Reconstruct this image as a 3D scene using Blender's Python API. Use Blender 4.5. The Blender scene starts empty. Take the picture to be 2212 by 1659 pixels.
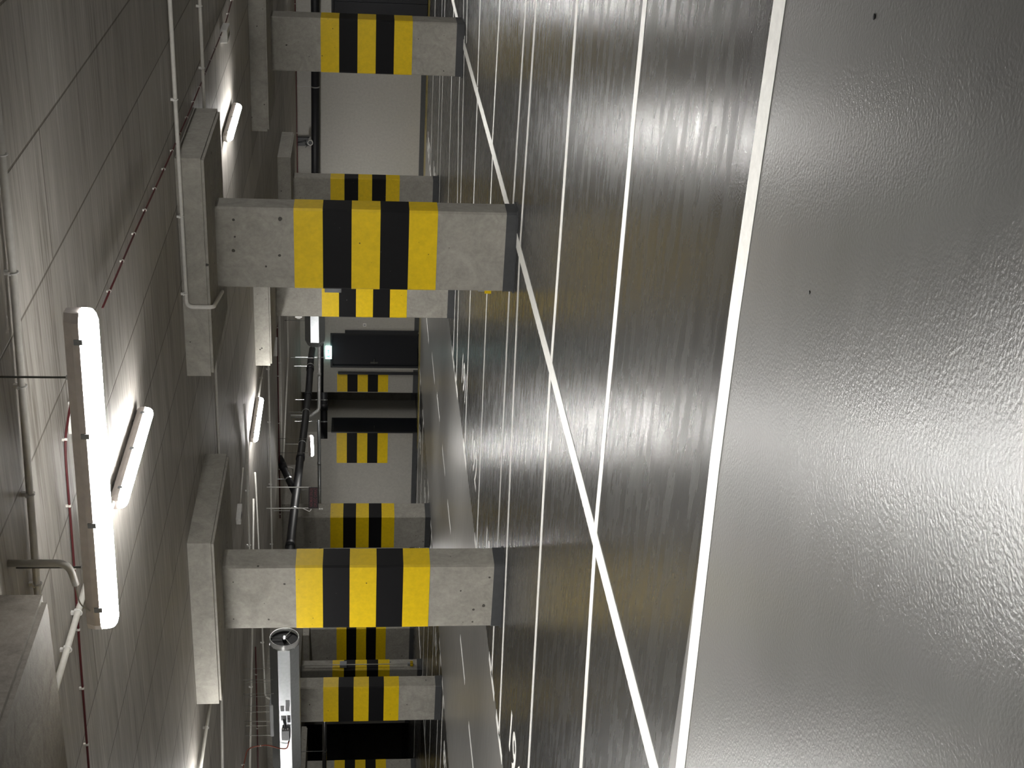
import bpy, bmesh, math, random
from mathutils import Vector, Matrix
random.seed(7)
S = bpy.context.scene
C = S.collection
PI = math.pi

# ------------------------------------------------------------------ camera
F_PX, W_PX, H_PX = 2950.0, 2212.0, 1659.0
CX, CY = W_PX / 2, H_PX / 2
CAM_H, ROLL, YAW = 1.35, 0.0081, math.radians(27.7)
PITCH = math.atan((CX - 783.0) / F_PX)
_f0 = Vector((-math.sin(YAW), math.cos(YAW), 0)); _r0 = Vector((math.cos(YAW), math.sin(YAW), 0)); _u0 = Vector((0, 0, 1))
FWD = _f0 * math.cos(PITCH) - _u0 * math.sin(PITCH)
_uc = _f0 * math.sin(PITCH) + _u0 * math.cos(PITCH)
_c, _s = math.cos(ROLL), math.sin(ROLL)
RIGHT = _r0 * _c + _uc * _s            # right-hand side of the place (up in the turned photograph)
DOWN = _r0 * _s - _uc * _c             # down in the place (right in the turned photograph)
cam = bpy.data.cameras.new('camera'); cam_o = bpy.data.objects.new('camera', cam); C.objects.link(cam_o)
cam.sensor_fit = 'HORIZONTAL'; cam.sensor_width = 36.0; cam.lens = F_PX / W_PX * 36.0
cam.clip_start = 0.05; cam.clip_end = 200
m = Matrix.Identity(4)
for i, v in enumerate((DOWN, RIGHT, -FWD)):
    for k in range(3): m[k][i] = v[k]
m[2][3] = CAM_H
cam_o.matrix_world = m
S.camera = cam_o

ZC, ZB = 2.85, 2.625                    # ceiling slab, underside of the pillar heads

# ------------------------------------------------------------------ materials
def mat(name):
    M = bpy.data.materials.new(name); M.use_nodes = True
    nt = M.node_tree; b = nt.nodes['Principled BSDF']
    return M, nt, b
def N(nt, t, **kw):
    n = nt.nodes.new(t)
    for k, v in kw.items():
        if k in ('inp',):
            for a, b in v.items(): n.inputs[a].default_value = b
        else: setattr(n, k, v)
    return n
def simple(name, col, rough=.5, metal=0., spec=.5):
    M, nt, b = mat(name)
    b.inputs['Base Color'].default_value = (*col, 1); b.inputs['Roughness'].default_value = rough
    b.inputs['Metallic'].default_value = metal; b.inputs['Specular IOR Level'].default_value = spec
    tc = N(nt, 'ShaderNodeTexCoord'); nz = N(nt, 'ShaderNodeTexNoise', inp={'Scale': 30., 'Detail': 4.})
    mx = N(nt, 'ShaderNodeMix', data_type='RGBA', inp={0: .1})
    nt.links.new(tc.outputs['Object'], nz.inputs['Vector'])
    mx.inputs[6].default_value = (*[c * .85 for c in col], 1); mx.inputs[7].default_value = (*[min(1, c * 1.15) for c in col], 1)
    nt.links.new(nz.outputs['Fac'], mx.inputs[0]); nt.links.new(mx.outputs[2], b.inputs['Base Color'])
    return M
def emis(name, col, st):
    M, nt, b = mat(name)
    b.inputs['Base Color'].default_value = (.8, .8, .8, 1)
    b.inputs['Emission Color'].default_value = (*col, 1); b.inputs['Emission Strength'].default_value = st
    return M
def ramp(nt, stops):
    r = N(nt, 'ShaderNodeValToRGB'); e = r.color_ramp.elements
    e[0].position, e[0].color = stops[0][0], (*stops[0][1], 1)
    e[1].position, e[1].color = stops[-1][0], (*stops[-1][1], 1)
    for p, c in stops[1:-1]:
        k = e.new(p); k.color = (*c, 1)
    return r
def g(v): return (v, v, v)

def concrete(name, lo, hi, pits=True, bump=.15):
    M, nt, b = mat(name); L = nt.links.new
    tc = N(nt, 'ShaderNodeTexCoord'); geo = N(nt, 'ShaderNodeNewGeometry')
    n1 = N(nt, 'ShaderNodeTexNoise', inp={'Scale': 4.2, 'Detail': 10., 'Roughness': .72, 'Distortion': 1.0})
    n2 = N(nt, 'ShaderNodeTexNoise', inp={'Scale': 26., 'Detail': 5., 'Roughness': .7})
    L(geo.outputs['Position'], n1.inputs['Vector']); L(geo.outputs['Position'], n2.inputs['Vector'])
    r = ramp(nt, [(.28, lo), (.5, tuple((a + c) / 2 for a, c in zip(lo, hi))), (.72, hi)])
    ad = N(nt, 'ShaderNodeMath', operation='MULTIPLY_ADD', inp={1: .35, 2: 0.}); L(n2.outputs['Fac'], ad.inputs[0])
    a2 = N(nt, 'ShaderNodeMath', operation='MULTIPLY_ADD', inp={1: .65}); L(n1.outputs['Fac'], a2.inputs[0]); L(ad.outputs[0], a2.inputs[2])
    L(a2.outputs[0], r.inputs[0])
    col = r.outputs[0]; hgt = a2.outputs[0]
    if pits:
        v = N(nt, 'ShaderNodeTexVoronoi', inp={'Scale': 9., 'Randomness': 1.}); L(geo.outputs['Position'], v.inputs['Vector'])
        wn = N(nt, 'ShaderNodeTexNoise', inp={'Scale': 9., 'Detail': 2.}); L(geo.outputs['Position'], wn.inputs['Vector'])
        th = N(nt, 'ShaderNodeMath', operation='MULTIPLY_ADD', inp={1: .62, 2: -.27}); L(wn.outputs['Fac'], th.inputs[0])
        lt = N(nt, 'ShaderNodeMath', operation='LESS_THAN'); L(v.outputs['Distance'], lt.inputs[0]); L(th.outputs[0], lt.inputs[1])
        mx = N(nt, 'ShaderNodeMix', data_type='RGBA'); mx.inputs[7].default_value = (*[c * .35 for c in lo], 1)
        L(lt.outputs[0], mx.inputs[0]); L(col, mx.inputs[6]); col = mx.outputs[2]
        sb = N(nt, 'ShaderNodeMath', operation='SUBTRACT'); L(hgt, sb.inputs[0]); L(lt.outputs[0], sb.inputs[1]); hgt = sb.outputs[0]
    bp = N(nt, 'ShaderNodeBump', inp={'Strength': bump, 'Distance': .01}); L(hgt, bp.inputs['Height']); L(bp.outputs[0], b.inputs['Normal'])
    L(col, b.inputs['Base Color']); b.inputs['Roughness'].default_value = .8; b.inputs['Specular IOR Level'].default_value = .25
    return M

def ceiling_mat():
    M, nt, b = mat('board_marked_concrete'); L = nt.links.new
    geo = N(nt, 'ShaderNodeNewGeometry')
    mp = N(nt, 'ShaderNodeMapping', inp={'Scale': (.35, 5.5, 1.)}); L(geo.outputs['Position'], mp.inputs[0])
    n1 = N(nt, 'ShaderNodeTexNoise', inp={'Scale': 1.6, 'Detail': 8., 'Roughness': .72}); L(mp.outputs[0], n1.inputs['Vector'])
    mp2 = N(nt, 'ShaderNodeMapping', inp={'Scale': (1.2, 28., 1.)}); L(geo.outputs['Position'], mp2.inputs[0])
    n2 = N(nt, 'ShaderNodeTexNoise', inp={'Scale': 1.5, 'Detail': 6., 'Roughness': .7}); L(mp2.outputs[0], n2.inputs['Vector'])
    n3 = N(nt, 'ShaderNodeTexNoise', inp={'Scale': .55, 'Detail': 5.}); L(geo.outputs['Position'], n3.inputs['Vector'])
    a = N(nt, 'ShaderNodeMath', operation='MULTIPLY_ADD', inp={1: .36, 2: 0.}); L(n1.outputs['Fac'], a.inputs[0])
    a2 = N(nt, 'ShaderNodeMath', operation='MULTIPLY_ADD', inp={1: .44}); L(n2.outputs['Fac'], a2.inputs[0]); L(a.outputs[0], a2.inputs[2])
    a3 = N(nt, 'ShaderNodeMath', operation='MULTIPLY_ADD', inp={1: .20}); L(n3.outputs['Fac'], a3.inputs[0]); L(a2.outputs[0], a3.inputs[2])
    r = ramp(nt, [(.38, (.20, .18, .155)), (.46, (.37, .348, .315)), (.54, (.45, .428, .393)), (.62, (.60, .58, .54))]); L(a3.outputs[0], r.inputs[0])
    # shutter-panel joints: long joints along Y every 0.66 m, short ones staggered
    rot = N(nt, 'ShaderNodeMapping', inp={'Rotation': (0, 0, PI / 2), 'Location': (.3, .02, 0)}); L(geo.outputs['Position'], rot.inputs[0])
    br = N(nt, 'ShaderNodeTexBrick', offset=.37, inp={'Scale': 1., 'Mortar Size': .009, 'Mortar Smooth': .5, 'Brick Width': 4.4, 'Row Height': .66,
           'Color1': (.86, .85, .84, 1), 'Color2': (1.06, 1.06, 1.06, 1), 'Mortar': (.42, .40, .37, 1)})
    L(rot.outputs[0], br.inputs['Vector'])
    ml = N(nt, 'ShaderNodeMix', data_type='RGBA', blend_type='MULTIPLY', inp={0: 1.}); L(r.outputs[0], ml.inputs[6]); L(br.outputs['Color'], ml.inputs[7])
    L(ml.outputs[2], b.inputs['Base Color'])
    sb = N(nt, 'ShaderNodeMath', operation='SUBTRACT'); L(a3.outputs[0], sb.inputs[0]); L(br.outputs['Fac'], sb.inputs[1])
    bp = N(nt, 'ShaderNodeBump', inp={'Strength': .35, 'Distance': .012}); L(sb.outputs[0], bp.inputs['Height']); L(bp.outputs[0], b.inputs['Normal'])
    b.inputs['Roughness'].default_value = .62; b.inputs['Specular IOR Level'].default_value = .35
    return M

def floor_mat(name, lo, hi, rough=(.2, .42), peel=.22, streak=.05, spec=.45):
    M, nt, b = mat(name); L = nt.links.new
    geo = N(nt, 'ShaderNodeNewGeometry')
    mp = N(nt, 'ShaderNodeMapping', inp={'Scale': (1.5, 6.5, 1.)}); L(geo.outputs['Position'], mp.inputs[0])
    n1 = N(nt, 'ShaderNodeTexNoise', inp={'Scale': 1.6, 'Detail': 3., 'Roughness': .5}); L(mp.outputs[0], n1.inputs['Vector'])
    mp2 = N(nt, 'ShaderNodeMapping', inp={'Scale': (.8, 1.6, 1.)}); L(geo.outputs['Position'], mp2.inputs[0])
    n2 = N(nt, 'ShaderNodeTexNoise', inp={'Scale': .8, 'Detail': 3., 'Roughness': .5}); L(mp2.outputs[0], n2.inputs['Vector'])
    a = N(nt, 'ShaderNodeMath', operation='MULTIPLY_ADD', inp={1: .4, 2: 0.}); L(n1.outputs['Fac'], a.inputs[0])
    a2 = N(nt, 'ShaderNodeMath', operation='MULTIPLY_ADD', inp={1: .6}); L(n2.outputs['Fac'], a2.inputs[0]); L(a.outputs[0], a2.inputs[2])
    r = ramp(nt, [(.25, lo), (.75, hi)]); L(a2.outputs[0], r.inputs[0]); L(r.outputs[0], b.inputs['Base Color'])
    rr = N(nt, 'ShaderNodeMapRange', inp={1: .15, 2: .85, 3: rough[0], 4: rough[1]}); L(n1.outputs['Fac'], rr.inputs[0]); L(rr.outputs[0], b.inputs['Roughness'])
    pe = N(nt, 'ShaderNodeTexNoise', inp={'Scale': 80., 'Detail': 2., 'Roughness': .5}); L(geo.outputs['Position'], pe.inputs['Vector'])
    b1 = N(nt, 'ShaderNodeBump', inp={'Strength': peel, 'Distance': .0035}); L(pe.outputs['Fac'], b1.inputs['Height'])
    b2 = N(nt, 'ShaderNodeBump', inp={'Strength': streak, 'Distance': .006}); L(n1.outputs['Fac'], b2.inputs['Height']); L(b1.outputs[0], b2.inputs['Normal'])
    L(b2.outputs[0], b.inputs['Normal']); b.inputs['Specular IOR Level'].default_value = spec
    return M

def paint(name, col, rough=.45, fleck=None, spec=.35):
    M, nt, b = mat(name); L = nt.links.new
    geo = N(nt, 'ShaderNodeNewGeometry')
    n = N(nt, 'ShaderNodeTexNoise', inp={'Scale': 18., 'Detail': 6., 'Roughness': .7}); L(geo.outputs['Position'], n.inputs['Vector'])
    r = ramp(nt, [(.3, tuple(c * .88 for c in col)), (.7, tuple(min(1, c * 1.06) for c in col))]); L(n.outputs['Fac'], r.inputs[0])
    out = r.outputs[0]
    if fleck:
        v = N(nt, 'ShaderNodeTexVoronoi', inp={'Scale': 13.}); L(geo.outputs['Position'], v.inputs['Vector'])
        wn = N(nt, 'ShaderNodeTexNoise', inp={'Scale': 7.}); L(geo.outputs['Position'], wn.inputs['Vector'])
        th = N(nt, 'ShaderNodeMath', operation='MULTIPLY_ADD', inp={1: .42, 2: -.19}); L(wn.outputs['Fac'], th.inputs[0])
        lt = N(nt, 'ShaderNodeMath', operation='LESS_THAN'); L(v.outputs['Distance'], lt.inputs[0]); L(th.outputs[0], lt.inputs[1])
        mx = N(nt, 'ShaderNodeMix', data_type='RGBA'); mx.inputs[7].default_value = (*fleck, 1)
        L(lt.outputs[0], mx.inputs[0]); L(out, mx.inputs[6]); out = mx.outputs[2]
    bp = N(nt, 'ShaderNodeBump', inp={'Strength': .12, 'Distance': .004}); L(n.outputs['Fac'], bp.inputs['Height']); L(bp.outputs[0], b.inputs['Normal'])
    L(out, b.inputs['Base Color']); b.inputs['Roughness'].default_value = rough; b.inputs['Specular IOR Level'].default_value = spec
    return M

M_CONC = concrete('pillar_concrete', (.235, .222, .196), (.46, .44, .39))
M_CEIL = ceiling_mat()
M_BAY = floor_mat('dark_grey_floor_coating', (.032, .0313, .0298), (.042, .041, .039), rough=(.17, .37), peel=.20, streak=.018, spec=.30)
M_LANE = floor_mat('light_grey_floor_coating', (.152, .150, .145), (.190, .187, .181), rough=(.27, .31), peel=.38, streak=.0, spec=.42)
M_LANE2 = floor_mat('light_grey_smooth_floor_coating', (.165, .161, .153), (.20, .196, .186), rough=(.28, .38), peel=.05, streak=.02, spec=.35)
M_WHITE = paint('white_line_paint', (.90, .89, .85), .45)
M_YLINE = paint('yellow_line_paint', (.55, .42, .06), .4)
M_YEL = paint('yellow_hazard_paint', (.82, .565, .006), .42, fleck=(.12, .08, .01))
M_BLK = paint('black_hazard_paint', (.0075, .0075, .0085), .5, fleck=(.08, .08, .08), spec=.14)
M_SKIRT = paint('grey_base_coating', (.075, .077, .08), .4)
M_WALL = paint('grey_wall_paint', (.40, .385, .35), .6)
M_STAIN_SHADE = concrete('brown_stained_shaded_concrete', (.045, .037, .029), (.150, .136, .115), pits=False, bump=.4)  # stained brown; the extra dark tone stands in for weaker lamp light
M_DWALL = concrete('dark_bare_concrete', (.075, .07, .06), (.15, .142, .125), pits=False)
M_DOOR = simple('anthracite_door', (.012, .013, .017), .35)
M_FRAME = simple('black_steel_frame', (.02, .021, .024), .4)
M_COND = simple('white_plastic_conduit', (.66, .64, .59), .45)
M_COND2 = simple('grey_plastic_conduit', (.40, .385, .345), .45)
M_RED = simple('red_cable_sheath', (.085, .014, .016), .5)
M_ORG = simple('orange_red_cable_sheath', (.26, .06, .03), .5)
M_BPIPE = simple('black_pipe', (.008, .008, .010), .5, 0., .3)
M_GALV = simple('galvanised_steel', (.62, .64, .64), .3, .9)
M_GALVM = simple('matt_galvanised_steel', (.42, .44, .45), .34, .92)
M_BRIGHT = simple('bright_zinc', (.80, .81, .80), .3, .45)
M_STEEL = simple('steel_rod', (.12, .12, .11), .4, .8)
M_HOUS = simple('beige_lamp_housing', (.66, .60, .56), .5)
M_PLAS = simple('white_plastic', (.72, .71, .68), .4)
M_GREYP = simple('grey_plastic', (.26, .27, .28), .5)
M_DARKP = simple('dark_plastic', (.035, .036, .038), .5)
M_FOIL = simple('silver_foil_insulation', (.66, .66, .64), .25, .9)
M_LED = simple('dark_red_led_text', (.10, .012, .018), .6)
M_PANEL = simple('black_display_panel', (.010, .006, .007), .7)
M_LAMP = emis('lit_lamp_diffuser', (1.0, .982, .95), 110.0)
def _beam():
    nt = M_LAMP.node_tree; b = nt.nodes['Principled BSDF']; L = nt.links.new
    ge = N(nt, 'ShaderNodeNewGeometry'); sp = N(nt, 'ShaderNodeSeparateXYZ'); L(ge.outputs['Normal'], sp.inputs[0])
    mr = N(nt, 'ShaderNodeMapRange', inp={1: 0., 2: -1., 3: 27., 4: 185.}); L(sp.outputs['Z'], mr.inputs[0]); L(mr.outputs[0], b.inputs['Emission Strength'])
_beam()
M_EXIT = emis('lit_exit_panel', (.6, 1.0, .97), 2.2)
M_EXITG = emis('lit_exit_pictogram', (.05, .55, .42), .8)

# ------------------------------------------------------------------ mesh helpers
def obj(name, bm, material, parent=None, smooth=False):
    me = bpy.data.meshes.new(name)
    bmesh.ops.recalc_face_normals(bm, faces=bm.faces)
    bm.to_mesh(me); bm.free()
    if smooth:
        for p in me.polygons: p.use_smooth = True
    if isinstance(material, (list, tuple)):
        for x in material: me.materials.append(x)
    else: me.materials.append(material)
    o = bpy.data.objects.new(name, me); C.objects.link(o)
    if parent is not None: o.parent = parent
    return o
def empty(name, loc=(0, 0, 0), rz=0.):
    o = bpy.data.objects.new(name, None); o.empty_display_size = .1; C.objects.link(o)
    o.location = loc; o.rotation_euler = (0, 0, rz); return o
def tag(o, label, cat, group=None):
    o['label'] = label; o['category'] = cat
    if group: o['group'] = group
    return o
def struct(o, label=None):
    o['kind'] = 'structure'
    if label: o['label'] = label
    return o
def B(bm, lo, hi, bevel=0.):
    x0, y0, z0 = lo; x1, y1, z1 = hi
    vs = [bm.verts.new(p) for p in ((x0, y0, z0), (x1, y0, z0), (x1, y1, z0), (x0, y1, z0), (x0, y0, z1), (x1, y0, z1), (x1, y1, z1), (x0, y1, z1))]
    fs = [bm.faces.new([vs[i] for i in q]) for q in ((0, 3, 2, 1), (4, 5, 6, 7), (0, 1, 5, 4), (1, 2, 6, 5), (2, 3, 7, 6), (3, 0, 4, 7))]
    if bevel:
        ed = list({e for f in fs for e in f.edges})
        bmesh.ops.bevel(bm, geom=ed, offset=bevel, segments=2, affect='EDGES', profile=.6)
    return bm
def box(lo, hi, bevel=0.):
    return B(bmesh.new(), lo, hi, bevel)
def prism(poly, z0, z1, bm=None):
    bm = bm or bmesh.new(); n = len(poly)
    a = [bm.verts.new((x, y, z0)) for x, y in poly]; c = [bm.verts.new((x, y, z1)) for x, y in poly]
    bm.faces.new(a[::-1]); bm.faces.new(c)
    for i in range(n): bm.faces.new((a[i], a[(i + 1) % n], c[(i + 1) % n], c[i]))
    return bm
def ring_poly(x0, x1, y0, y1, ch):
    return [(x0 + ch, y0), (x1 - ch, y0), (x1, y0 + ch), (x1, y1 - ch), (x1 - ch, y1), (x0 + ch, y1), (x0, y1 - ch), (x0, y0 + ch)]
def fillet(pts, r, n=6):
    pts = [Vector(p) for p in pts]; out = [pts[0]]
    for a, b, c in zip(pts, pts[1:], pts[2:]):
        u = (a - b); v = (c - b); d = min(r, u.length * .45, v.length * .45); u.normalize(); v.normalize()
        p0, p1 = b + u * d, b + v * d
        for i in range(n + 1):
            t = i / n; out.append(p0 * (1 - t) ** 2 + b * 2 * t * (1 - t) + p1 * t * t)
    out.append(pts[-1]); return out
def tube(pts, r, seg=12, bm=None, cap=True):
    bm = bm or bmesh.new(); pts = [Vector(p) for p in pts]; rings = []
    t0 = (pts[1] - pts[0]).normalized(); up = Vector((0, 0, 1)) if abs(t0.z) < .9 else Vector((1, 0, 0))
    nrm = (up - t0 * up.dot(t0)).normalized()
    for i, p in enumerate(pts):
        if i == 0: t = pts[1] - pts[0]
        elif i == len(pts) - 1: t = pts[-1] - pts[-2]
        else: t = (pts[i + 1] - p).normalized() + (p - pts[i - 1]).normalized()
        t.normalize(); nrm = (nrm - t * nrm.dot(t)).normalized(); bi = t.cross(nrm)
        rr = r[i] if isinstance(r, (list, tuple)) else r
        rings.append([bm.verts.new(p + (nrm * math.cos(2 * PI * k / seg) + bi * math.sin(2 * PI * k / seg)) * rr) for k in range(seg)])
    for a, b in zip(rings, rings[1:]):
        for k in range(seg): bm.faces.new((a[k], a[(k + 1) % seg], b[(k + 1) % seg], b[k]))
    if cap: bm.faces.new(rings[0][::-1]); bm.faces.new(rings[-1])
    return bm
def strip(pts, w, z=.002, bm=None, cap=True):
    """flat painted stripe of width w along a polyline on the floor"""
    bm = bm or bmesh.new(); P = [Vector((x, y, 0)) for x, y in pts]; L = []; R = []
    for i, p in enumerate(P):
        t = (P[min(i + 1, len(P) - 1)] - P[max(i - 1, 0)]).normalized(); n = Vector((-t.y, t.x, 0))
        L.append(p + n * w / 2); R.append(p - n * w / 2)
    poly = [(v.x, v.y) for v in L] + [(v.x, v.y) for v in reversed(R)]
    return prism(poly, .0003, z, bm)
def clones(root, loc, rz=0., label=None):
    r = root.copy(); C.objects.link(r); r.location = loc; r.rotation_euler = (0, 0, rz)
    if label: r['label'] = label
    for ch in list(root.children):
        c = ch.copy(); C.objects.link(c); c.parent = r
        for q in list(ch.children):
            d = q.copy(); C.objects.link(d); d.parent = c
    return r
def text_mesh(name, body, size, material, parent, mw, extrude=.001, bold=0.):
    cu = bpy.data.curves.new(name, 'FONT'); cu.body = body; cu.size = size; cu.extrude = extrude; cu.offset = bold
    cu.align_x = 'CENTER'; cu.align_y = 'CENTER'; cu.resolution_u = 6
    t = bpy.data.objects.new(name + '_curve', cu); C.objects.link(t)
    bpy.context.view_layer.update()
    me = bpy.data.meshes.new_from_object(t.evaluated_get(bpy.context.evaluated_depsgraph_get()))
    C.objects.unlink(t); bpy.data.objects.remove(t); bpy.data.curves.remove(cu)
    me.name = name; me.transform(mw)
    me.materials.clear(); me.materials.append(material)
    o = bpy.data.objects.new(name, me); C.objects.link(o)
    if parent is not None: o.parent = parent
    return o

# ------------------------------------------------------------------ the shell
XL, XR, YN, YB = -36.0, 9.0, -8.0, 30.3
LN0, LN1, YF = -14.80, -9.17, 4.43         # far drive lane, front edge of the bays
bm = bmesh.new(); xs = [XL, LN0, LN1, XR]; ys = [YN, YF, YB + 4]
vg = [[bm.verts.new((x, y, 0)) for y in ys] for x in xs]
for i in range(3):
    for j in range(2):
        f = bm.faces.new((vg[i][j], vg[i + 1][j], vg[i + 1][j + 1], vg[i][j + 1])); f.material_index = 1 if j == 0 else (2 if i == 1 else 0)
low = [[bm.verts.new((x, y, -.25)) for y in (ys[0], ys[-1])] for x in (XL, XR)]
bm.faces.new((low[0][0], low[0][1], low[1][1], low[1][0]))
fl = struct(obj('floor', bm, [M_BAY, M_LANE, M_LANE2]))
for p in fl.data.polygons: p.use_smooth = False
struct(obj('ceiling', box((XL, YN, ZC), (XR, YB + 4, ZC + .12)), M_CEIL))
struct(obj('wall_left', box((XL - .3, YN, 0), (XL, YB + 4, ZC)), M_DWALL))
struct(obj('wall_right', box((XR, YN, 0), (XR + .3, YB + 4, ZC)), M_WALL))
struct(obj('wall_front', box((XL, YN - .3, 0), (XR, YN, ZC)), M_WALL))

# back wall: painted block on the right, a recess, a painted block on the left
XRB, XRC = -16.02, -16.72                  # left end of right block, right face of left block
YR, YLB, YRC = 30.0, 29.25, 30.9
DX0, DX1, DZ = -15.33, -14.40, 2.13        # wide black door in the right block
bm = bmesh.new()
B(bm, (XRB, YR, 0), (DX0, YR + .3, ZC)); B(bm, (DX1, YR, 0), (-7.75, YR + .3, ZC)); B(bm, (DX0, YR, DZ), (DX1, YR + .3, ZC))
B(bm, (-7.75, YR, 2.08), (-5.25, YR + .3, ZC)); B(bm, (-5.25, YR, 0), (XR, YR + .3, ZC)); B(bm, (XRB, YR + .3, 0), (XRB + .3, YRC + .4, ZC))
struct(obj('wall_back', bm, M_WALL), 'grey painted end wall of the garage with black doors')
bm = bmesh.new()
B(bm, (-26., YLB, 0), (XRC, YLB + .35, ZC)); B(bm, (XRC - .3, YLB + .35, 0), (XRC, YRC + .4, ZC))
struct(obj('wall_stair', bm, M_WALL), 'grey painted stair block beside the recess')
struct(obj('wall_recess', box((XRC, YRC, 0), (XRB, YRC + .3, ZC)), M_DWALL), 'dark bare concrete at the back of the recess')
struct(obj('wall_far', box((XL, YB + 3.6, 0), (-26.3, YB + 4, ZC)), M_DWALL))
bm = bmesh.new()
B(bm, (XRB, YR - .006, 0), (DX0 - .05, YR, .11)); B(bm, (DX1 + .05, YR - .006, 0), (-7.8, YR, .11)); B(bm, (-5.2, YR - .006, 0), (XR, YR, .11))
struct(obj('baseboard_back', bm, M_SKIRT))
bm = bmesh.new(); B(bm, (-26., YLB - .006, 0), (XRC + .006, YLB, .11)); B(bm, (XRC, YLB, 0), (XRC + .006, 29.5, .11)); B(bm, (XRC, YRC - .006, 0), (XRB, YRC, .11))
struct(obj('baseboard_stair', bm, M_SKIRT))

# doors
def door(name, x0, x1, y, h, leaves, label, handle_x):
    r = empty(name, ((x0 + x1) / 2, y, 0)); struct(r, label)
    w = (x1 - x0) / 2
    bm = bmesh.new(); B(bm, (-w, -.03, 0), (-w + .05, .08, h)); B(bm, (w - .05, -.03, 0), (w, .08, h)); B(bm, (-w + .05, -.03, h - .05), (w - .05, .08, h))
    obj('frame', bm, M_FRAME, r)
    n = leaves; lw = (2 * w - .1) / n
    for k in range(n):
        a = -w + .05 + k * lw
        lf = obj('leaf', box((a + .004, 0, .012), (a + lw - .004, .05, h - .054), .004), M_DOOR, r)
        if k == handle_x:
            hb = bmesh.new(); B(hb, (a + .06, -.012, .98), (a + .10, .0, 1.16), .003); tube([(a + .08, -.01, 1.07), (a + .08, -.05, 1.07), (a + .2, -.05, 1.07)], .009, 8, hb)
            obj('handle', hb, M_STEEL, lf)
    return r
door('door_1', DX0, DX1, YR + .02, DZ, 1, 'wide black door under the lit exit sign', 0)
door('door_2', -7.75, -5.25, YR + .02, 2.08, 2, 'black double door at the right end of the back wall', 1)
d3 = empty('door_3', (XRC + .005, 29.55, 0)); struct(d3, 'black door in the side of the stair block, facing the recess')
bm = bmesh.new(); B(bm, (0, -.36, 0), (.03, -.31, 2.1)); B(bm, (0, .31, 0), (.03, .36, 2.1)); B(bm, (0, -.31, 2.05), (.03, .31, 2.1)); obj('frame', bm, M_FRAME, d3)
lf = obj('leaf', box((.0, -.305, .01), (.022, .305, 2.045), .003), M_DOOR, d3)
hb = tube([(.022, -.22, 1.05), (.06, -.22, 1.05), (.06, -.1, 1.05)], .009, 8); obj('handle', hb, M_STEEL, lf)
fr = struct(obj('trim_1', box((-15.50, YR - .05, 0), (-15.44, YR - .001, 1.95), .004), M_FRAME), 'thin black steel post on the wall left of the wide black door')
sh = struct(obj('trim_2', box((-14.40, YR - .04, .02), (-14.31, YR - .001, 1.78), .003), M_FRAME), 'dark strip beside the right edge of the wide black door')

# hazard bands painted on the wall ends
def wall_bands(parent_name, lab, x0, x1, y, side=None):
    r = empty('hazard_bands', ((x0 + x1) / 2, y, 0)); tag(r, lab, 'wall marking', 'hazard bands on the back walls')
    w = (x1 - x0) / 2
    for k in range(5):
        z0 = .72 + .25 * k; bm = box((-w, -.004, z0), (w, -.0008, z0 + .25))
        if side: B(bm, (w + .0008, -.004, z0), (w + .004, side, z0 + .25))
        obj('yellow_band' if k % 2 == 0 else 'black_band', bm, M_YEL if k % 2 == 0 else M_BLK, r)
wall_bands('wall_back', 'yellow and black bands on the narrow wall between black door and recess', -16.0, -15.5, YR)
wall_bands('wall_stair', 'yellow and black bands wrapped round the stair block corner', -17.6, XRC, YLB, .32)

# ------------------------------------------------------------------ pillars
GP = 'banded concrete pillars of the garage'
def pillar(cx_, cy_, w, d, label, head=(.97, .70), hx=0., hy=0., hm=None):
    """cx_, cy_: centre on the floor"""
    r = empty('concrete_pillar', (cx_, cy_, 0)); tag(r, label, 'pillar', GP)
    x, y = w / 2, d / 2; ch = .018
    obj('shaft', prism(ring_poly(-x, x, -y, y, ch), 0, ZB), M_CONC, r)
    e = .0025
    for k in range(5):
        z0 = .705 + .25 * k
        obj('yellow_band' if k % 2 == 0 else 'black_band', prism(ring_poly(-x - e, x + e, -y - e, y + e, ch), z0, z0 + .25), M_YEL if k % 2 == 0 else M_BLK, r)
    bm = prism(ring_poly(-x - .004, x + .004, -y - .004, y + .004, ch), 0, .10)
    prism(ring_poly(-x - .02, x + .02, -y - .02, y + .02, .03), 0, .012, bm)
    obj('base_coating', bm, M_SKIRT, r)
    if head:
        bm = box((hx - head[0], hy - head[1], ZB), (hx + head[0], hy + head[1], ZC + .02))
        ed = [ed_ for ed_ in bm.edges if all(abs(v.co.z - ZB) < 1e-4 for v in ed_.verts)]
        bmesh.ops.bevel(bm, geom=ed, offset=.022, segments=2, affect='EDGES')
        obj('pillar_head', bm, hm or M_CONC, r)
    return r
pillar(-4.595, 11.385, .75, .25, 'yellow and black banded pillar right of centre, the largest one with a conduit looped under its head', (.975, .69), .04, -.06)
pillar(-7.83, 10.70, .72, .30, 'yellow and black banded pillar left of centre, brightly lit from the left, beside the jet fan', (.895, .76), .09, .08)
pillar(-4.69, 19.04, .74, .36, 'yellow and black banded pillar near the right edge, in front of the black double door', (.97, .72), .0, -.3)
pillar(-8.67, 23.89, .74, .26, 'small banded pillar partly hidden by the right centre pillar, on its right side', (.97, .72), .0, -.1)
pillar(-8.27, 18.70, .745, .30, 'banded pillar peeking out left of the right centre pillar, with a white dome near its top', (.97, .72), .35, -.55)
pillar(-15.2, 22.85, .74, .50, 'banded pillar beyond the drive lane under the red text display', (.97, .72))
pillar(-15.42, 17.95, .74, .28, 'banded pillar beyond the drive lane standing behind the jet fan', (.97, .72))
pillar(-20.0, 23.95, .80, .36, 'dim banded pillar with a gas detector pipe on it, left of the brightly lit pillar', (.97, .72))
pillar(-22.55, 28.25, 1.5, .36, 'darkest banded pillar in the unlit rear left part', (.97, .72))
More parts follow.
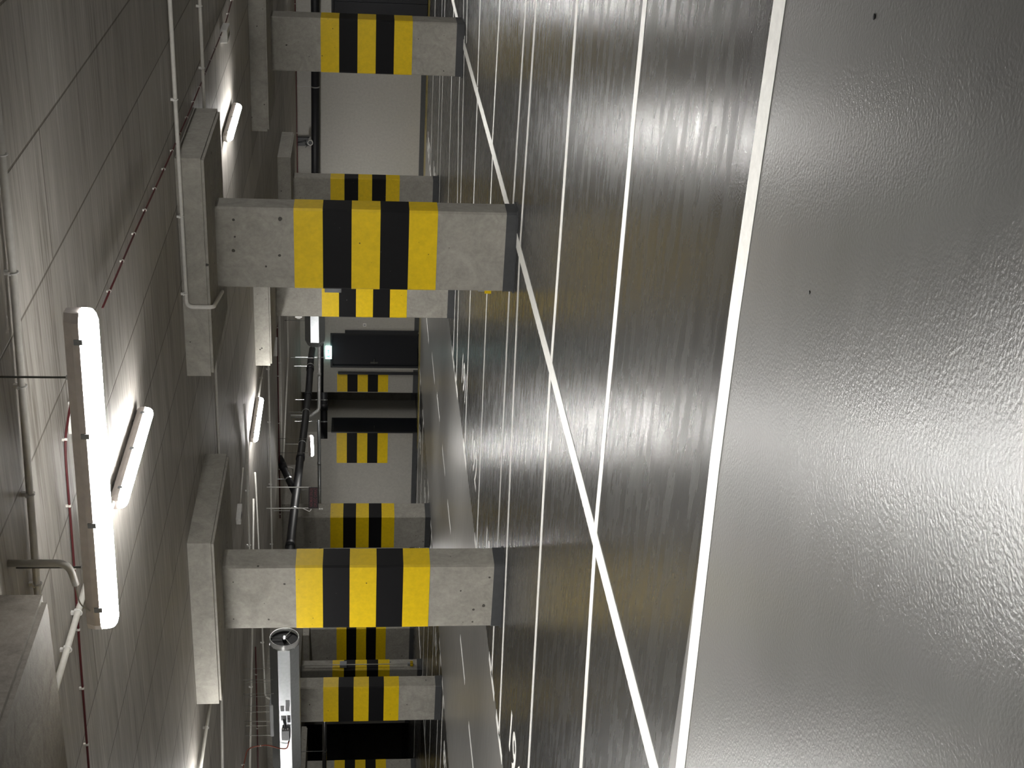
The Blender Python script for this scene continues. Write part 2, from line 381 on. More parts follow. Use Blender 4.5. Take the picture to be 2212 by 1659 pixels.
pillar(-24.2, 25.35, .74, .36, 'dark banded pillar cut by the left edge of the view', (.97, .72))
pillar(-4.50, 3.88, .74, .25, 'pillar at upper left whose broad stained, shade-darkened head fills the near ceiling corner', (.98, .66), .06, .16, M_STAIN_SHADE)

# ------------------------------------------------------------------ floor markings
GL = 'thin white parking lines'
def line(label, pts, w=.10, z=.002, tee=None, cat='floor line', group=GL, material=None, name='parking_line'):
    bm = strip(pts, w, z)
    if tee: strip([(tee[0], tee[1] - .33), (tee[0], tee[1] + .33)], .11, z, bm)
    return tag(obj(name, bm, material or M_WHITE), label, cat, group)
line('broad white line crossing the foreground between pale lane and dark bays', [(4, 4.43), (-.9, 4.44), (-2.04, 4.435), (-2.65, 4.405), (-4.07, 4.26), (-6.0, 4.02), (-9.17, 3.6)], .135, .0026, group=None, name='lane_edge_line')
line('long white line running diagonally away across all the bays', [(-4.43, 4.30), (-4.43, 8.7), (-4.50, 14.), (-4.60, 19.), (-4.58, 27.5)], .135, .0032, group=None, name='bay_head_line')
ordn = ['first', 'second', 'third', 'fourth', 'fifth', 'sixth', 'seventh', 'eighth', 'ninth', 'tenth', 'eleventh', 'twelfth']
RY = [(6.635, 6.52), (8.81, 8.69), (10.95, 10.98), (11.66, 11.69), (13.95, 13.95), (16.37, 16.2), (18.68, 18.3), (19.45, 19.0), (21.6, 21.4), (24.3, 23.9), (25.0, 24.5), (27.45, 27.0)]
for k, (y0, y1) in enumerate(RY):
    xe = -4.45
    x0 = 1.2
    line(f'white bay line right of the long diagonal line, {ordn[k]} beyond the broad front line', [(x0, y0 + (y0 - y1) * .4), (-1.9 if y0 < 12 else -3.5, y0), (xe, y1)], .10)
LY = [(6.50, 5.62), (8.71, 7.98), (10.98, 10.12), (11.66, 11.02), (13.88, 13.25), (16.15, 15.5), (18.70, 17.45), (19.45, 18.3), (21.3, 20.6), (23.75, 23.3), (24.6, 24.3), (27.1, 26.8)]
for k, (y0, y1) in enumerate(LY):
    line(f'white bay line left of the long diagonal line, {ordn[k]} beyond the broad front line', [(-4.45, y0), (-9.2, y1)] if k != 7 else [(-4.45, 19.46), (-5.6, 19.30), (-7.0, 18.70), (-7.85, 18.44), (-9.2, 18.3)], .10, .0022, tee=(-9.19, y1))
FY = [28.6, 26.6, 23.65, 22.1, 20.4, 18.45, 17.4, 15.2]
for k, y in enumerate(FY):
    line(f'white bay line beyond the far drive lane, {ordn[k]} from the black doors', [(-14.78, y), (-19.8, y - .35)], .10, .002, tee=(-14.85, y))
line('white line closing the bays beyond the far drive lane, in the unlit part', [(-19.8, 28.6), (-19.8, 10.)], .10, .003, group=None)
line('white line in the dark rear left part, nearer of two', [(-21.5, 22.3), (-27., 21.5)], .1)
line('white line in the dark rear left part, farther of two', [(-21.5, 26.1), (-27., 25.6)], .1)
for k, (a, b_, x) in enumerate([(26.6, 25.3, -12.35), (24.0, 22.75, -11.95), (21.9, 20.9, -11.72), (19.95, 19.0, -11.68), (18.2, 17.3, -11.66), (16.5, 15.6, -11.66), (14.8, 13.83, -11.66), (13.05, 12.2, -11.64)]):
    line(f'short white dash on the far drive lane, {ordn[k]} counted from the black doors', [(x, a), (x + .03, b_)], .09, .002, group='dashes along the far drive lane', name='lane_dash')
line('yellow line along the foot of the back wall, the one nearer the wall', [(-17.0, 28.95), (-14., 29.75), (3., 29.95)], .13, .0022, group='yellow lines along the back wall', material=M_YLINE, name='yellow_line')
line('yellow line along the foot of the back wall, the one nearer the bays', [(-16.6, 28.6), (-13.7, 29.2), (3., 29.5)], .13, .0022, group='yellow lines along the back wall', material=M_YLINE, name='yellow_line')
line('yellow slanted line on the floor before the recess', [(-16.5, 28.8), (-15.5, 29.5)], .07, .0024, group=None, material=M_YLINE, name='yellow_line')

def number(s, x, y, label, rot, w=1.05, h=.42):
    mw = Matrix.Translation((x, y, .0012)) @ Matrix.Rotation(rot, 4, 'Z') @ Matrix.Diagonal((w / 1.72, h / .70, 1, 1))
    o = text_mesh('bay_number', s, 1.0, M_WHITE, None, mw, .0009, .012)
    tag(o, label, 'number', 'painted bay numbers'); return o
number('191', -8.44, 16.18, 'painted bay number 191 at the mouth of its bay', -PI / 2)
number('192', -8.48, 14.18, 'painted bay number 192 at the mouth of its bay', -PI / 2)
number('193', -8.42, 11.95, 'painted bay number 193, half hidden by the brightly lit pillar', -PI / 2)
number('194', -8.46, 9.05, 'painted bay number 194 at the left edge of the view', -PI / 2)
number('187', -9.05, 27.9, 'painted bay number 187 near the back wall right of centre', -PI / 2, 1.5, .42)
number('188', -8.80, 25.3, 'painted bay number 188, half hidden by the small pillar', -PI / 2, 1.2, .42)
number('229', -15.55, 19.55, 'painted bay number 229 beyond the far drive lane, right of the jet fan pillar', PI / 2, .9, .42)
number('228', -15.4, 16.35, 'painted bay number 228 beyond the far drive lane at the left edge', PI / 2, .95, .42)
number('231', -15.75, 24.85, 'painted bay number 231 beyond the far drive lane behind the pillar under the display', PI / 2, 1., .42)
number('232', -16.0, 27.7, 'painted bay number 232 beyond the far drive lane, nearest the black doors', PI / 2, .95, .42)
def chip(x, y, s, label):
    bm = bmesh.new(); bmesh.ops.create_icosphere(bm, subdivisions=1, radius=s)
    for v in bm.verts: v.co.z *= .45; v.co.z += s * .42; v.co.x *= 1.5
    tag(obj('concrete_chip', bm, M_DARKP), label, 'debris').location = (x, y, 0)
chip(-.76, 3.57, .007, 'tiny dark chip lying on the pale lane at upper right foreground')
chip(-1.62, 3.7, .005, 'tiny dark speck on the pale lane near the broad white line')

# ------------------------------------------------------------------ lamps
def lamp_profile(s):
    """half section: (across, height) from bottom to top"""
    return [(math.sin(a) * .047 * s, -.055 * s + (1 - math.cos(a)) * .055 * s) for a in [k * PI / 2 / 6 for k in range(7)]]
def lamp(loc, rz, L, label, rods=0., clips=3, s=1.):
    """lamp body centred on loc, long axis local x; loc z is the housing/diffuser joint"""
    r = empty('strip_lamp', loc, rz); tag(r, label, 'lamp', 'strip lamps under the ceiling')
    hp = lamp_profile(s); prof = [(-y, z) for y, z in hp[::-1]] + hp[1:]
    bm = bmesh.new(); rings = []
    for x, k in ((-L / 2, .45), (-L / 2 + .018, .78), (-L / 2 + .05, 1.), (L / 2 - .05, 1.), (L / 2 - .018, .78), (L / 2, .45)):
        rings.append([bm.verts.new((x, y * k, z * (k * .5 + .5))) for y, z in prof])
    for a, b_ in zip(rings, rings[1:]):
        for i in range(len(prof) - 1): bm.faces.new((a[i], a[i + 1], b_[i + 1], b_[i]))
        bm.faces.new((a[-1], a[0], b_[0], b_[-1]))
    bm.faces.new(rings[0]); bm.faces.new(rings[-1][::-1])
    obj('diffuser', bm, M_LAMP, r, True)
    bm = bmesh.new(); hw = .052 * s
    sec = [(-hw, 0), (-hw, .022 * s), (-hw * .72, .05 * s), (hw * .72, .05 * s), (hw, .022 * s), (hw, 0)]
    rr = [[bm.verts.new((x, y * k, z)) for y, z in sec] for x, k in ((-L / 2 + .004, .6), (-L / 2 + .04, 1.), (L / 2 - .04, 1.), (L / 2 - .004, .6))]
    for a, b_ in zip(rr, rr[1:]):
        for i in range(len(sec)): bm.faces.new((a[i], a[(i + 1) % len(sec)], b_[(i + 1) % len(sec)], b_[i]))
    bm.faces.new(rr[0]); bm.faces.new(rr[-1][::-1]); obj('housing', bm, M_HOUS, r)
    for k in range(clips):
        x = -L / 2 + .12 + (L - .24) * k / (clips - 1)
        for sd in (-1, 1): obj('clip', box((x - .012, sd * hw - .004, -.010 * s), (x + .012, sd * hw + .004, .018 * s), .002), M_GREYP, r)
    if rods:
        for x in (-.45, .45):
            obj('suspension_rod', tube([(x, 0, .05 * s), (x, 0, rods)], .005, 8), M_STEEL, r)
            obj('rod_nut', tube([(x, 0, .05 * s), (x, 0, .062 * s)], .011, 6), M_PLAS, r)
    else:
        for x in (-L / 2 + .2, L / 2 - .2): obj('bracket', box((x - .02, -.03, .05 * s), (x + .02, .03, ZC - loc[2])), M_STEEL, r)
    return r
BL = (-3.15, 5.13, 2.495)
lamp(BL, math.radians(5.5), 1.50, 'big lit strip lamp hung on rods, nearest the camera', rods=ZC - BL[2], clips=4, s=1.25)
ZL = 2.79
lamp((-4.53, 7.62, ZL), PI / 2, 1.17, 'lit strip lamp on the ceiling directly behind the big hanging lamp', s=.95)
lamp((-4.55, 14.8, ZL), PI / 2, 1.2, 'lit strip lamp on the ceiling right of the right centre pillar head')
lamp((-9.32, 16.65, ZL), PI / 2, 1.17, 'lit strip lamp on the ceiling between the two centre pillars')
lamp((-9.17, 9.12, ZL), PI / 2, 1.17, 'lit strip lamp at the left edge of the view near the bright pillar head')
lamp((-4.50, 21.5, ZL), PI / 2, 1.17, 'lit strip lamp at the upper right edge above the pillar by the double door')
lf_ = lamp((-12.64, 21.6, 2.27), math.radians(155), .62, 'small lit strip lamp hung low behind the black pipe', rods=ZC - 2.27, clips=2, s=.9)
for q in lf_.children:
    if q.name.startswith(('suspension_rod', 'rod_nut')): q.scale.x = .5; q.location.x = .0
for (x, y, rz) in ((-5.5, -3.5, 0.), (4.6, 7.2, PI / 2), (-4.53, 27.5, PI / 2), (.4, 10.5, PI / 2), (.4, 17.5, PI / 2), (-13.6, 9.2, PI / 2), (-14.4, 12.1, PI / 2), (-16.3, 14.5, PI / 2), (-9.3, 5.6, PI / 2), (-11.25, 27.4, PI / 2), (-18.7, 26.4, PI / 2)):  # unseen lamps, added to brighten pillars, walls and floor
    lamp((x, y, ZL), rz, 1.2, 'added strip lamp brightening the garage from out of sight', clips=2)

# ------------------------------------------------------------------ conduits and cables on the ceiling
def clamp(p, ax, r, parent, side=1):
    """plastic clip round a pipe of radius r at p; ax = 'x' or 'y' pipe direction; it hooks up to the slab"""
    bm = bmesh.new(); e = .009
    seg = 14; ring = []
    for k in range(seg + 1):
        a = -PI * .15 + k / seg * PI * 1.3 + PI
        o_, h = math.cos(a) * (r + .003), math.sin(a) * (r + .003)
        ring.append((o_, h))
    pts = [Vector((p[0] + (0 if ax == 'x' else o_), p[1] + (o_ if ax == 'x' else 0), p[2] + h)) for o_, h in ring]
    tube(pts, .0045, 6, bm)
    d = (.012, .004) if ax == 'x' else (.004, .012)
    lo = (p[0] - (.009 if ax == 'x' else r * 1.2), p[1] - (r * 1.2 if ax == 'x' else .009), p[2] + r * .4)
    hi = (p[0] + (.009 if ax == 'x' else r * 1.2), p[1] + (r * 1.2 if ax == 'x' else .009), ZC)
    B(bm, lo, (hi[0], hi[1], p[2] + r * .4 + .01)); 
    B(bm, (p[0] - .009, p[1] - .009, p[2] + r), (p[0] + .009, p[1] + .009, ZC))
    return obj('clip', bm, M_PLAS, parent)
def conduit(label, pts, r, clips=(), ax='x', material=None, fr=.08, cat='conduit', name='conduit', group='plastic conduits under the ceiling'):
    o = empty(name, pts[0]); tag(o, label, cat, group); o0 = Vector(pts[0])
    obj('pipe', tube([p - o0 for p in fillet(pts, fr)], r, 12), material or M_COND, o, True)
    for c in clips:
        cl = clamp(c, ax, r, o); cl.location = -o0
    return o
zc = ZC - .035
def onY(x, y, k): return y + k * x
conduit('thick white conduit crossing the nearest ceiling above the big lamp', [(-.5, 5.62, zc), (-2.35, 5.47, zc), (-4.6, 5.12, zc)], .017, [(-1.86, 5.515, zc), (-2.36, 5.468, zc), (-2.86, 5.392, zc), (-3.36, 5.312, zc), (-3.80, 5.245, zc)])
hf = 10.635 - .04                           # just before the face of the right centre pillar head
conduit('white conduit along the right centre pillar head that loops under it to the pillar top',
        [(1., 10.66, zc), (-3.0, 10.62, zc), (-4.86, hf, zc), (-4.86, hf - .0, ZB - .03), (-5.03, 11.30, ZB - .03)], .017, [(-2.0, 10.64, zc), (-3.1, 10.615, zc), (-4.05, 10.575, zc), (-4.72, 10.55, zc)], fr=.06)
conduit('white conduit on the ceiling right of the right centre pillar head', [(.5, 12.6, zc), (-3.55, 12.5, zc), (-8., 12.3, zc)], .016, [(-2.8, 12.52, zc), (-3.35, 12.5, zc), (-6.2, 12.38, zc)])
conduit('white conduit slanting from the big lamp to the upper left pillar head', [(-4.49, 7.0, zc), (-4.47, 6.1, zc), (-4.5, 4.6, zc)], .017, [(-4.475, 5.92, zc), (-4.485, 5.63, zc)], 'y')
o = conduit('grey conduit dropping from the ceiling beside a rod, its elbow at the big lamp', [(-3.50, 4.98, ZC), (-3.50, 4.98, 2.60), (-3.62, 4.99, 2.58)], .016, (), 'x', M_COND2, .06)
obj('cable_loop', tube(fillet([Vector(p) - Vector((-3.5, 4.98, ZC)) for p in ((-3.61, 4.99, 2.585), (-3.74, 5.0, 2.575), (-3.80, 5.02, 2.52), (-3.76, 5.08, 2.50), (-3.70, 5.09, 2.54))], .05), .0035, 6), M_COND2, o, True)
conduit('thin white conduit on the ceiling left of the strip lamp between the centre pillars', [(-8.3, 15.2, zc), (-8.9, 15.3, zc), (-11.35, 15.1, zc)], .014, [(-9.6, 15.25, zc), (-10.4, 15.18, zc), (-11.2, 15.12, zc)])
conduit('thin white conduit running on from the strip lamp between the centre pillars', [(-9.32, 18.4, zc), (-9.33, 17.3, zc)], .014, [(-9.33, 17.9, zc)], 'y')
conduit('thin white conduit crossing the ceiling above the red text display', [(-8.7, 19.4, zc), (-15.5, 18.75, zc)], .014, [(-9.9, 19.29, zc), (-10.8, 19.2, zc), (-11.9, 19.1, zc), (-13., 19., zc)])
conduit('thin white conduit in the far ceiling above the black pipe', [(-9.2, 24.6, zc), (-12.2, 24.4, zc), (-13.5, 22.0, zc)], .016, [(-10.2, 24.53, zc), (-11.2, 24.47, zc)])
conduit('thin white conduit along the far ceiling behind the small hung lamp', [(-10.2, 22.2, zc), (-13.2, 21.8, zc), (-13.25, 21.85, 2.62), (-13.7, 22.1, 2.62)], .014, [(-11.2, 22.07, zc), (-12.3, 21.92, zc)])
conduit('white conduit on the ceiling behind the jet fan rods, bending down at its end', [(-10.0, 16.35, zc), (-14.35, 16.80, zc), (-14.45, 16.82, 2.70)], .014, [(-12., 16.555, zc), (-13.2, 16.68, zc)])
conduit('white conduit crossing above the jet fan at the left edge', [(-10.2, 16.0, zc), (-11.82, 15.12, zc), (-13.6, 13.9, zc)], .013, [(-12.4, 14.72, zc)])
conduit('white conduit at the left edge leading to the left edge strip lamp', [(-9.17, 11.8, zc), (-9.17, 9.75, zc)], .016, [(-9.17, 10.3, zc)], 'y')
conduit('second white conduit at the left edge, left of the bright pillar head', [(-7.5, 12.2, zc), (-11., 11.2, zc)], .015, [(-9.0, 11.77, zc)])

def cable(label, pts, r, clip_every, material, name='alarm_cable', group='red alarm cables', fr=.2, extra=None):
    o = empty(name, pts[0]); o0 = Vector(pts[0]); tag(o, label, 'cable', group)
    P = [p - o0 for p in fillet(pts, fr, 8)]
    obj('sheath', tube(P, r, 8), material, o, True)
    acc = 0.; nxt = clip_every * .5
    for a, b_ in zip(P, P[1:]):
        L = (b_ - a).length
        while acc + L > nxt:
            p = a + (b_ - a) * ((nxt - acc) / L); t = (b_ - a).normalized()
            bm = tube([p - t * .006, p + t * .006], r * 1.45, 8)
            if abs(p.z + o0.z - ZC) < .04: B(bm, (p.x - .006, p.y - .006, p.z), (p.x + .006, p.y + .006, ZC - o0.z))
            obj('clip', bm, M_COND, o); nxt += clip_every
        acc += L
    return o
zk = ZC - .018
cable('red cable running along the ceiling right of the big lamp into the distance', [(-3.36, 7.3, zk), (-3.38, 8.5, zk), (-3.44, 10.1, zk), (-3.48, 11.6, zk), (-3.5, 14.95, zk), (-3.43, 15.7, zk), (-3.5, 21., zk)], .0065, .48, M_RED)
cable('red cable leaving the white alarm box and running left across the ceiling', [(-3.46, 6.28, zk), (-3.40, 6.50, zk), (-3.45, 6.28, zk), (-3.54, 6.12, zk), (-3.66, 6.08, zk), (-4.16, 6.03, zk), (-4.75, 5.94, zk), (-5.6, 5.84, zk), (-9., 5.3, zk)], .0065, .36, M_RED, fr=.1)
cable('brownish red cable along the far ceiling beside a thin conduit', [(-9.0, 21.9, zk), (-14., 21.3, zk)], .012, .9, M_RED)
cable('red cable along the top of the grey back wall', [(-3., 29.7, zk), (-11., 29.5, zk)], .010, 1.4, M_RED)
cable('dull red cable on the ceiling behind the jet fan', [(-12.5, 15.7, zk), (-16., 15.2, zk)], .010, .9, M_RED)

def alarm_box(label, loc, rz, sx, sy, sz, led=True):
    o = empty('alarm_box', loc, rz); tag(o, label, 'alarm device', 'small white alarm devices on the ceiling')
    bm = box((-sx, -sy, -sz), (sx, sy, 0), .008); obj('case', bm, M_PLAS, o)
    if led: obj('window', box((-sx * .5, -sy * .6, -sz - .002), (sx * .1, sy * .6, -sz + .002)), M_DARKP, o)
    return o
alarm_box('white oval alarm box above the big lamp, on the cable bend', (-3.53, 6.32, ZC), .35, .085, .035, .045, False)
alarm_box('white wedge-shaped emergency luminaire hung from the red cable at upper right', (-3.54, 14.62, ZC), 0, .07, .16, .075)
e2 = alarm_box('small white emergency box with dark window above the left centre pillar', (-9.22, 14.12, ZC), 1.35, .13, .05, .06)
alarm_box('small white hooked fitting on the far ceiling right of the strip lamp', (-10.3, 20.9, ZC), .3, .16, .03, .07, False)
conduit('short white branch conduit feeding the small emergency box', [(-8.95, 14.75, zc), (-9.15, 14.25, zc)], .010, (), 'y', fr=.02)

# ------------------------------------------------------------------ jet fans
def jet_fan(loc, rz, L, R, label, mouth=+1, detail=True):
    """octagonal casing, long axis local x, loc = centre of the casing"""
    o = empty('jet_fan', loc, rz); tag(o, label, 'fan', 'octagonal jet fans')
    bm = bmesh.new(); rings = []
    oc = [(math.cos(PI / 8 + k * PI / 4) * R / math.cos(PI / 8), math.sin(PI / 8 + k * PI / 4) * R / math.cos(PI / 8)) for k in range(8)]
    for x, s in ((-L / 2 + .0, .72), (-L / 2 + .12, 1.), (L / 2, 1.), (L / 2, .94), (L / 2 - .25, .9)):
        rings.append([bm.verts.new((x, y * s, z * s)) for y, z in oc])
    for a, b_ in zip(rings, rings[1:]):
        for k in range(8): bm.faces.new((a[k], a[(k + 1) % 8], b_[(k + 1) % 8], b_[k]))
    bm.faces.new(rings[0]); bm.faces.new(rings[-1])
    obj('casing', bm, M_GALVM, o)
    if detail:
        bm = bmesh.new(); rr = []
        prof = [(L / 2 - .02, R * 1.0), (L / 2 + .05, R * 1.02), (L / 2 + .075, R * .99), (L / 2 + .07, R * .95), (L / 2 + .02, R * .94)]
        for x, q in prof: rr.append([bm.verts.new((x, q * math.cos(2 * PI * k / 40), q * math.sin(2 * PI * k / 40))) for k in range(40)])
        for a, b_ in zip(rr, rr[1:]):
            for k in range(40): bm.faces.new((a[k], a[(k + 1) % 40], b_[(k + 1) % 40], b_[k]))
        obj('mouth_ring', bm, M_BRIGHT, o, True)
        bm = tube([(L / 2 + .02, 0, 0), (L / 2 + .03, 0, 0)], R * .93, 32); obj('dark_throat', bm, M_BLK, o)
        bm = bmesh.new()
        for a in (PI / 2, PI / 2 + 2 * PI / 3, PI / 2 + 4 * PI / 3):
            tube([(L / 2 + .06, .035 * math.cos(a), .035 * math.sin(a)), (L / 2 + .06, R * .96 * math.cos(a), R * .96 * math.sin(a))], .006, 6, bm)
        obj('guard_spokes', bm, M_STEEL, o)
        bm = tube([(L / 2 + .03, 0, .0), (L / 2 + .065, 0, .0)], .03, 16); obj('motor_hub', bm, M_DARKP, o)
        obj('guard_clip', box((L / 2 + .062, -.045, -.012), (L / 2 + .07, .03, .012)), M_BRIGHT, o)
        yf = -R
        for i, (x, z, w, h, mt) in enumerate(((.22, -.035, .05, .026, M_GREYP), (.13, .035, .045, .024, M_GREYP), (.13, -.03, .045, .024, M_GREYP), (-.02, -.045, .035, .02, M_DARKP), (-.07, -.045, .035, .02, M_DARKP), (-.03, .02, .04, .035, M_GREYP))):
            obj('rating_plate', box((x - w, yf - .003, z - h), (x + w, yf, z + h)), mt, o)
        b2 = obj('terminal_box', box((-.36, yf - .06, -.05), (-.2, yf - .001, .05), .006), M_GREYP, o)
        for q in (-.03, .0, .03): obj('gland', tube([(-.2, yf - .03, q), (-.175, yf - .03, q)], .009, 8), M_PLAS, b2)
        obj('lead', tube(fillet([(-.18, yf - .03, 0), (-.08, yf - .05, .01), (-.03, yf - .02, .02)], .05), .011, 8), M_DARKP, o, True)
        obj('mounting_frame', box((-.42, -R * .55, R * .80), (.12, R * .55, R * 1.12), .01), M_GREYP, o)
        for x in (.1, -.16, -.40):
            for y in (-R * .5, R * .5): obj('hanger_rod', tube([(x, y, R * 1.05), (x, y, ZC - loc[2])], .0035, 6), M_STEEL, o)
        for x in (.55, .32):
            for y in (-R * .6, R * .6): obj('hanger_rod', tube([(x, y, R * .8), (x, y, ZC - loc[2])], .003, 6), M_STEEL, o)
    else:
        for x in (-L / 2 + .5, L / 2 - .5): obj('hanger_rod', tube([(x, 0, R * .95), (x, 0, ZC - loc[2])], .006, 6), M_STEEL, o)
    return o
JF = (-12.22, 14.10, 2.315)
jet_fan(JF, 0., 2.15, .185, 'large silver octagonal jet fan with round mouth, left of the bright pillar')
jet_fan((-10.2, 24.08, 2.27), 0., 3.2, .19, 'silver octagonal jet fan half hidden by the pillar with the white dome', detail=False)
o = cable('orange-red cable looping from the ceiling to the jet fan', [(-12.2, 11.2, zk), (-12.55, 13.2, zk), (-12.62, 13.78, ZC - .05), (-12.62, 13.83, 2.55), (-12.72, 13.86, 2.40), (-12.74, 13.87, 2.30), (-12.6, 13.86, 2.27)], .008, .5, M_ORG, group=None, fr=.15)

# ------------------------------------------------------------------ drain and water pipes
def pipe(label, pts, r, material, couplings=(), hangers=(), name='drain_pipe', fr=.12, group=None, seg=16):
    o = empty(name, pts[0]); o0 = Vector(pts[0]); tag(o, label, 'pipe', group)
    P = [Vector(p) for p in pts]
    obj('run', tube([p - o0 for p in fillet(P, fr)], r, seg), material, o, True)
    def at(f):
        i = min(int(f), len(P) - 2); t = f - i; return P[i].lerp(P[i + 1], t), (P[i + 1] - P[i]).normalized()
    for f in couplings:
        p, t = at(f); obj('coupling', tube([p - t * r * .9 - o0, p + t * r * .9 - o0], r * 1.14, seg), material, o, True)
    for f in hangers:
        p, t = at(f); bm = tube([p - t * .012 - o0, p + t * .012 - o0], r * 1.08, seg)
        tube([p + Vector((0, 0, r)) - o0, Vector((p.x, p.y, ZC)) - o0], .006, 6, bm); obj('hanger', bm, M_GALV, o)
    return o
GPP = 'black drain pipes'
pipe('thick black drain pipe slanting across the far ceiling in the middle', [(-14.05, 28.4, 2.50), (-13.84, 27.38, 2.50), (-13.98, 26.4, 2.50), (-13.63, 23.9, 2.50), (-13.37, 22.55, 2.50), (-13.04, 20.42, 2.50), (-12.80, 18.3, 2.50), (-12.9, 17.2, 2.50)], .073, M_BPIPE, (1.3, 2.2, 4.1, 5.8), (1.2, 2.6, 3.6, 5.2, 6.3), group=GPP)
pipe('black drain pipe branch with a glossy elbow dropping from the ceiling', [(-12.84, 21.55, ZC), (-12.90, 21.50, 2.80), (-13.0, 21.35, 2.74), (-13.2, 20.9, 2.53)], .062, M_BPIPE, (1.6,), (2.4,), fr=.08, group=GPP)
pipe('short thick black pipe end above the recess beside the wide black door', [(-14.60, 27.33, 2.21), (-15.1, 27.08, 2.205), (-15.53, 26.86, 2.20)], .078, M_BPIPE, (.6,), (.3, 1.2), group=GPP)
pipe('thin black pipe above the wide black door', [(-13.2, 28.05, 2.255), (-14.62, 27.36, 2.25)], .03, M_BPIPE, (), (.5,), group=GPP)
pipe('black drain pipe along the grey back wall at upper right', [(-3.0, 29.85, 2.40), (-9.2, 29.85, 2.44), (-12.2, 29.85, 2.47)], .09, M_BPIPE, (.75,), (.35, .86, 1.4), group=GPP)
pipe('shiny thin steel water pipe before the black doors with an elbow', [(-12.3, 26.5, 2.26), (-12.78, 26.04, 2.26), (-14.1, 25.6, 2.26), (-14.2, 25.5, 2.45), (-14.2, 25.5, ZC)], .036, M_BRIGHT, (1.45,), (1.2,), name='water_pipe', fr=.07)
pipe('dull steel water pipe running left from the elbow to the stair block', [(-14.24, 25.42, 2.26), (-15.9, 24.6, 2.23), (-18., 24.2, 2.2)], .036, M_GALVM, (.5,), (.8,), name='water_pipe', fr=.07)
pipe('foil-wrapped insulated pipe in the dark rear left part', [(-20.5, 24.9, 2.16), (-24.5, 23.9, 2.16)], .05, M_FOIL, (), (.5,), name='insulated_pipe')
pipe('black pipe with flange near the ceiling at the left edge', [(-17., 17.5, 2.62), (-15.1, 15.0, 2.60), (-14.7, 14.2, 2.60)], .10, M_BPIPE, (1.9,), (.8,), group=GPP)
pipe('dark foil pipe in the unlit area behind the bright pillar', [(-21.5, 29.0, 2.2), (-24.2, 28.9, 2.2)], .06, M_GALVM, (), (.5,), name='insulated_pipe')

# ------------------------------------------------------------------ signs and small devices
sg = empty('text_display', (-11.84, 18.60, 2.11), math.atan2(.15, .30) * .35 + .42); tag(sg, 'dark display box with two rows of dull red letters, hung on white tubes', 'sign')
obj('case', box((-.168, -.03, -.078), (.168, .03, .078), .004), M_PANEL, sg)
for s_, z in (('NADMIAR SPALIN', .034), ('OPU\u015a\u0106 GARA\u017b', -.034)):
    mw = Matrix.Translation((0, -.0305, z)) @ Matrix.Rotation(PI / 2, 4, 'X') @ Matrix.Diagonal((.56 if len(s_) > 12 else .66, 1.0, 1, 1))
    text_mesh('lettering', s_, .066, M_LED, sg, mw, .0008, .0006)
for x in (-.165, .165): obj('hanger_tube', tube([(x, 0, .05), (x * 1.02, 0, ZC - 2.11)], .0075, 8), M_PLAS, sg, True)
obj('feed_cable', tube(fillet([(-.165, -.01, .18), (-.2, -.01, .1), (-.22, -.01, .06), (-.18, -.01, .03)], .03), .006, 6), M_PLAS, sg, True)
for dz in (-.10, -.135): obj('sensor_bulb', tube([(-.19, 0, dz), (-.165, 0, dz)], .014, 10), M_PLAS, sg, True)

ex = empty('exit_sign', (-14.89, 29.90, 2.175)); tag(ex, 'small glowing green-white exit sign above the wide black door', 'sign')
obj('light_box', box((-.15, -.03, -.075), (.15, .10, .075), .006), M_EXIT, ex)
bm = bmesh.new()
bmesh.ops.create_circle(bm, cap_ends=True, segments=14, radius=.013, matrix=Matrix.Translation((-.07, -.0315, .045)) @ Matrix.Rotation(PI / 2, 4, 'X'))
for a, b_, w in (((-.07, .03), (-.08, -.01), .012), ((-.08, -.01), (-.055, -.03), .008), ((-.055, -.03), (-.06, -.06), .007), ((-.08, -.01), (-.10, -.035), .008), ((-.10, -.035), (-.125, -.04), .007), ((-.072, .025), (-.045, .005), .006), ((-.072, .025), (-.10, .01), .006), ((.0, 0), (.10, 0), .008), ((.10, 0), (.07, .03), .007), ((.10, 0), (.07, -.03), .007)):
    tube([(a[0], -.0315, a[1]), (b_[0], -.0315, b_[1])], w, 6, bm)
for v in bm.verts: v.co.y = -.0305 + (v.co.y + .0315) * .05
obj('pictogram', bm, M_EXITG, ex)

sw = empty('wall_switch', (-14.17, YR, 1.31)); tag(sw, 'small white switch plate on the wall right of the wide black door', 'switch')
obj('plate', box((-.04, -.012, -.04), (.04, 0, .04), .004), M_PLAS, sw); obj('rocker', box((-.016, -.018, -.022), (.016, -.012, .022), .002), M_GREYP, sw)

jb = empty('junction_box', (-9.62, YR, 2.72)); tag(jb, 'dark grey box with tangled black leads above the wall pipe', 'junction box')
obj('case', box((-.10, -.06, -.15), (.10, 0, .15), .006), M_FRAME, jb)
bm = tube(fillet([(-.02, -.06, .12), (-.01, -.10, .0), (.03, -.09, -.08), (-.05, -.08, -.04), (-.09, -.09, -.10), (-.13, -.05, -.05)], .05), .008, 6)
tube(fillet([(.06, -.06, .14), (.05, -.04, .19), (-.02, -.03, ZC - 2.74)], .05), .008, 6, bm); obj('leads', bm, M_DARKP, jb, True)
vp = empty('vent_spout', (-9.57, 29.72, 2.55)); tag(vp, 'round white-rimmed pipe end beside the dark grey wall box', 'pipe end')
bm = bmesh.new(); rr = []
for y, q in ((.28, .055), (0, .055), (-.01, .062), (-.012, .05), (.0, .046)): rr.append([bm.verts.new((q * math.cos(2 * PI * k / 28), y, q * math.sin(2 * PI * k / 28))) for k in range(28)])
for a, b_ in zip(rr, rr[1:]):
    for k in range(28): bm.faces.new((a[k], a[(k + 1) % 28], b_[(k + 1) % 28], b_[k]))
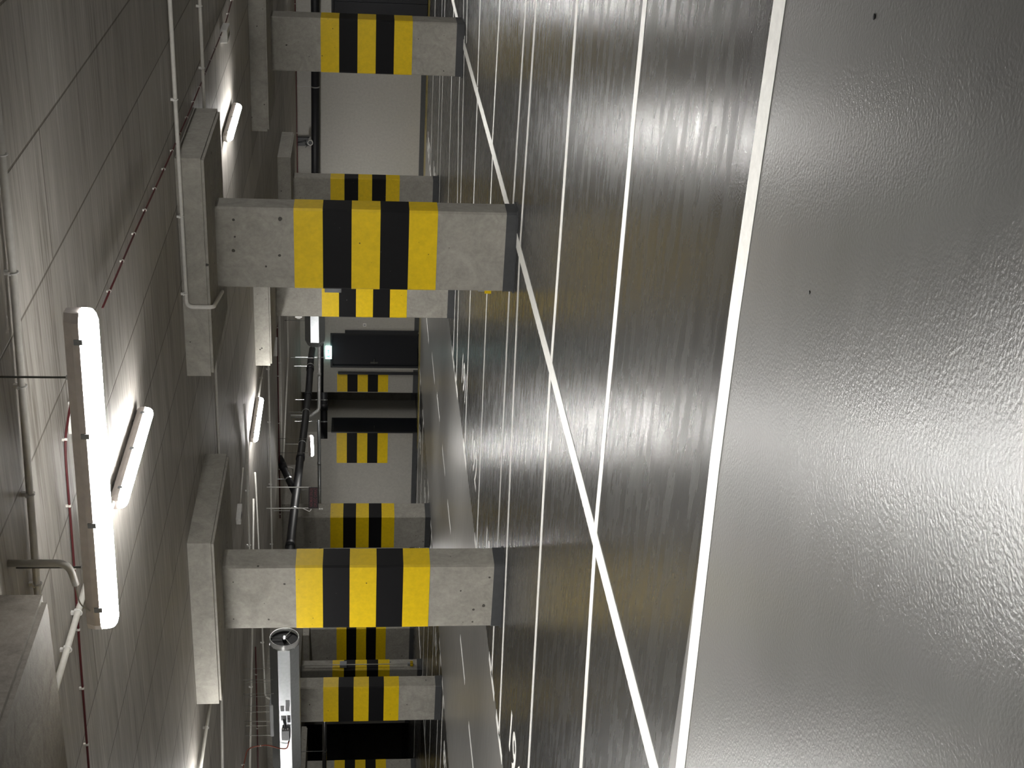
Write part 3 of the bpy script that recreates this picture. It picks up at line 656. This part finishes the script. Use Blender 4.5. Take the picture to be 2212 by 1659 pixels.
obj('rim', bm, M_PLAS, vp, True); obj('dark_bore', tube([(0, .0, 0), (0, .01, 0)], .05, 24), M_DARKP, vp)

dm = empty('dome_detector', (-8.665, 18.62, 2.30)); tag(dm, 'small white dome on the side of the pillar left of the right centre pillar', 'detector')
bm = bmesh.new(); bmesh.ops.create_uvsphere(bm, u_segments=18, v_segments=10, radius=.045)
for v in bm.verts: v.co.x = min(v.co.x, .0)
obj('dome', bm, M_PLAS, dm, True); obj('base', box((-.008, -.05, -.05), (.022, .05, .05), .004), M_PLAS, dm)

def gas_detector(loc, label, rz, h1, sz=1.):
    """riser on the face at loc: grey sensor box at z=h1, low sensor with yellow-black guard near the floor"""
    o = empty('gas_detector', loc, rz); tag(o, label, 'gas detector', 'gas detectors on pillars')
    obj('riser', tube([(0, -.03, .2), (0, -.03, ZB - .01)], .010, 8), M_COND, o, True)
    obj('sensor_box', box((-.075 * sz, -.075, h1 - .075), (.075 * sz, -.002, h1 + .075), .008), M_GREYP, o)
    gd = obj('guard', box((-.055 * sz, -.07, .19), (.055 * sz, -.001, .25), .004), M_YEL, o)
    bm = bmesh.new()
    for q in (-.03, .02): B(bm, ((q - .008) * sz, -.0715, .189), ((q + .008) * sz, -.0005, .251))
    obj('guard_stripe', bm, M_BLK, gd)
    obj('low_sensor', box((-.03, -.06, .25), (.03, -.002, .31), .004), M_GREYP, o)
    return o
gas_detector((-4.97, 11.42, 0), 'gas detector on the left side of the right centre pillar, yellow guard near the floor', -PI / 2, 1.62)
gas_detector((-19.6, 23.92, 0), 'gas detector on the dim pillar with thin riser, grey box and banded guard', PI / 2, 1.72)

# ------------------------------------------------------------------ world, look
w = bpy.data.worlds.new('dark_world'); S.world = w; w.use_nodes = True
w.node_tree.nodes['Background'].inputs[0].default_value = (.0, .0, .0, 1)
S.view_settings.view_transform = 'Standard'; S.view_settings.look = 'None'
S.view_settings.gamma = 1.0; S.view_settings.exposure = 0.48; S.view_settings.use_curve_mapping = False
S.cycles.max_bounces = 8; S.cycles.diffuse_bounces = 5; S.cycles.glossy_bounces = 4
S.cycles.sample_clamp_indirect = 6.0; S.cycles.caustics_reflective = False
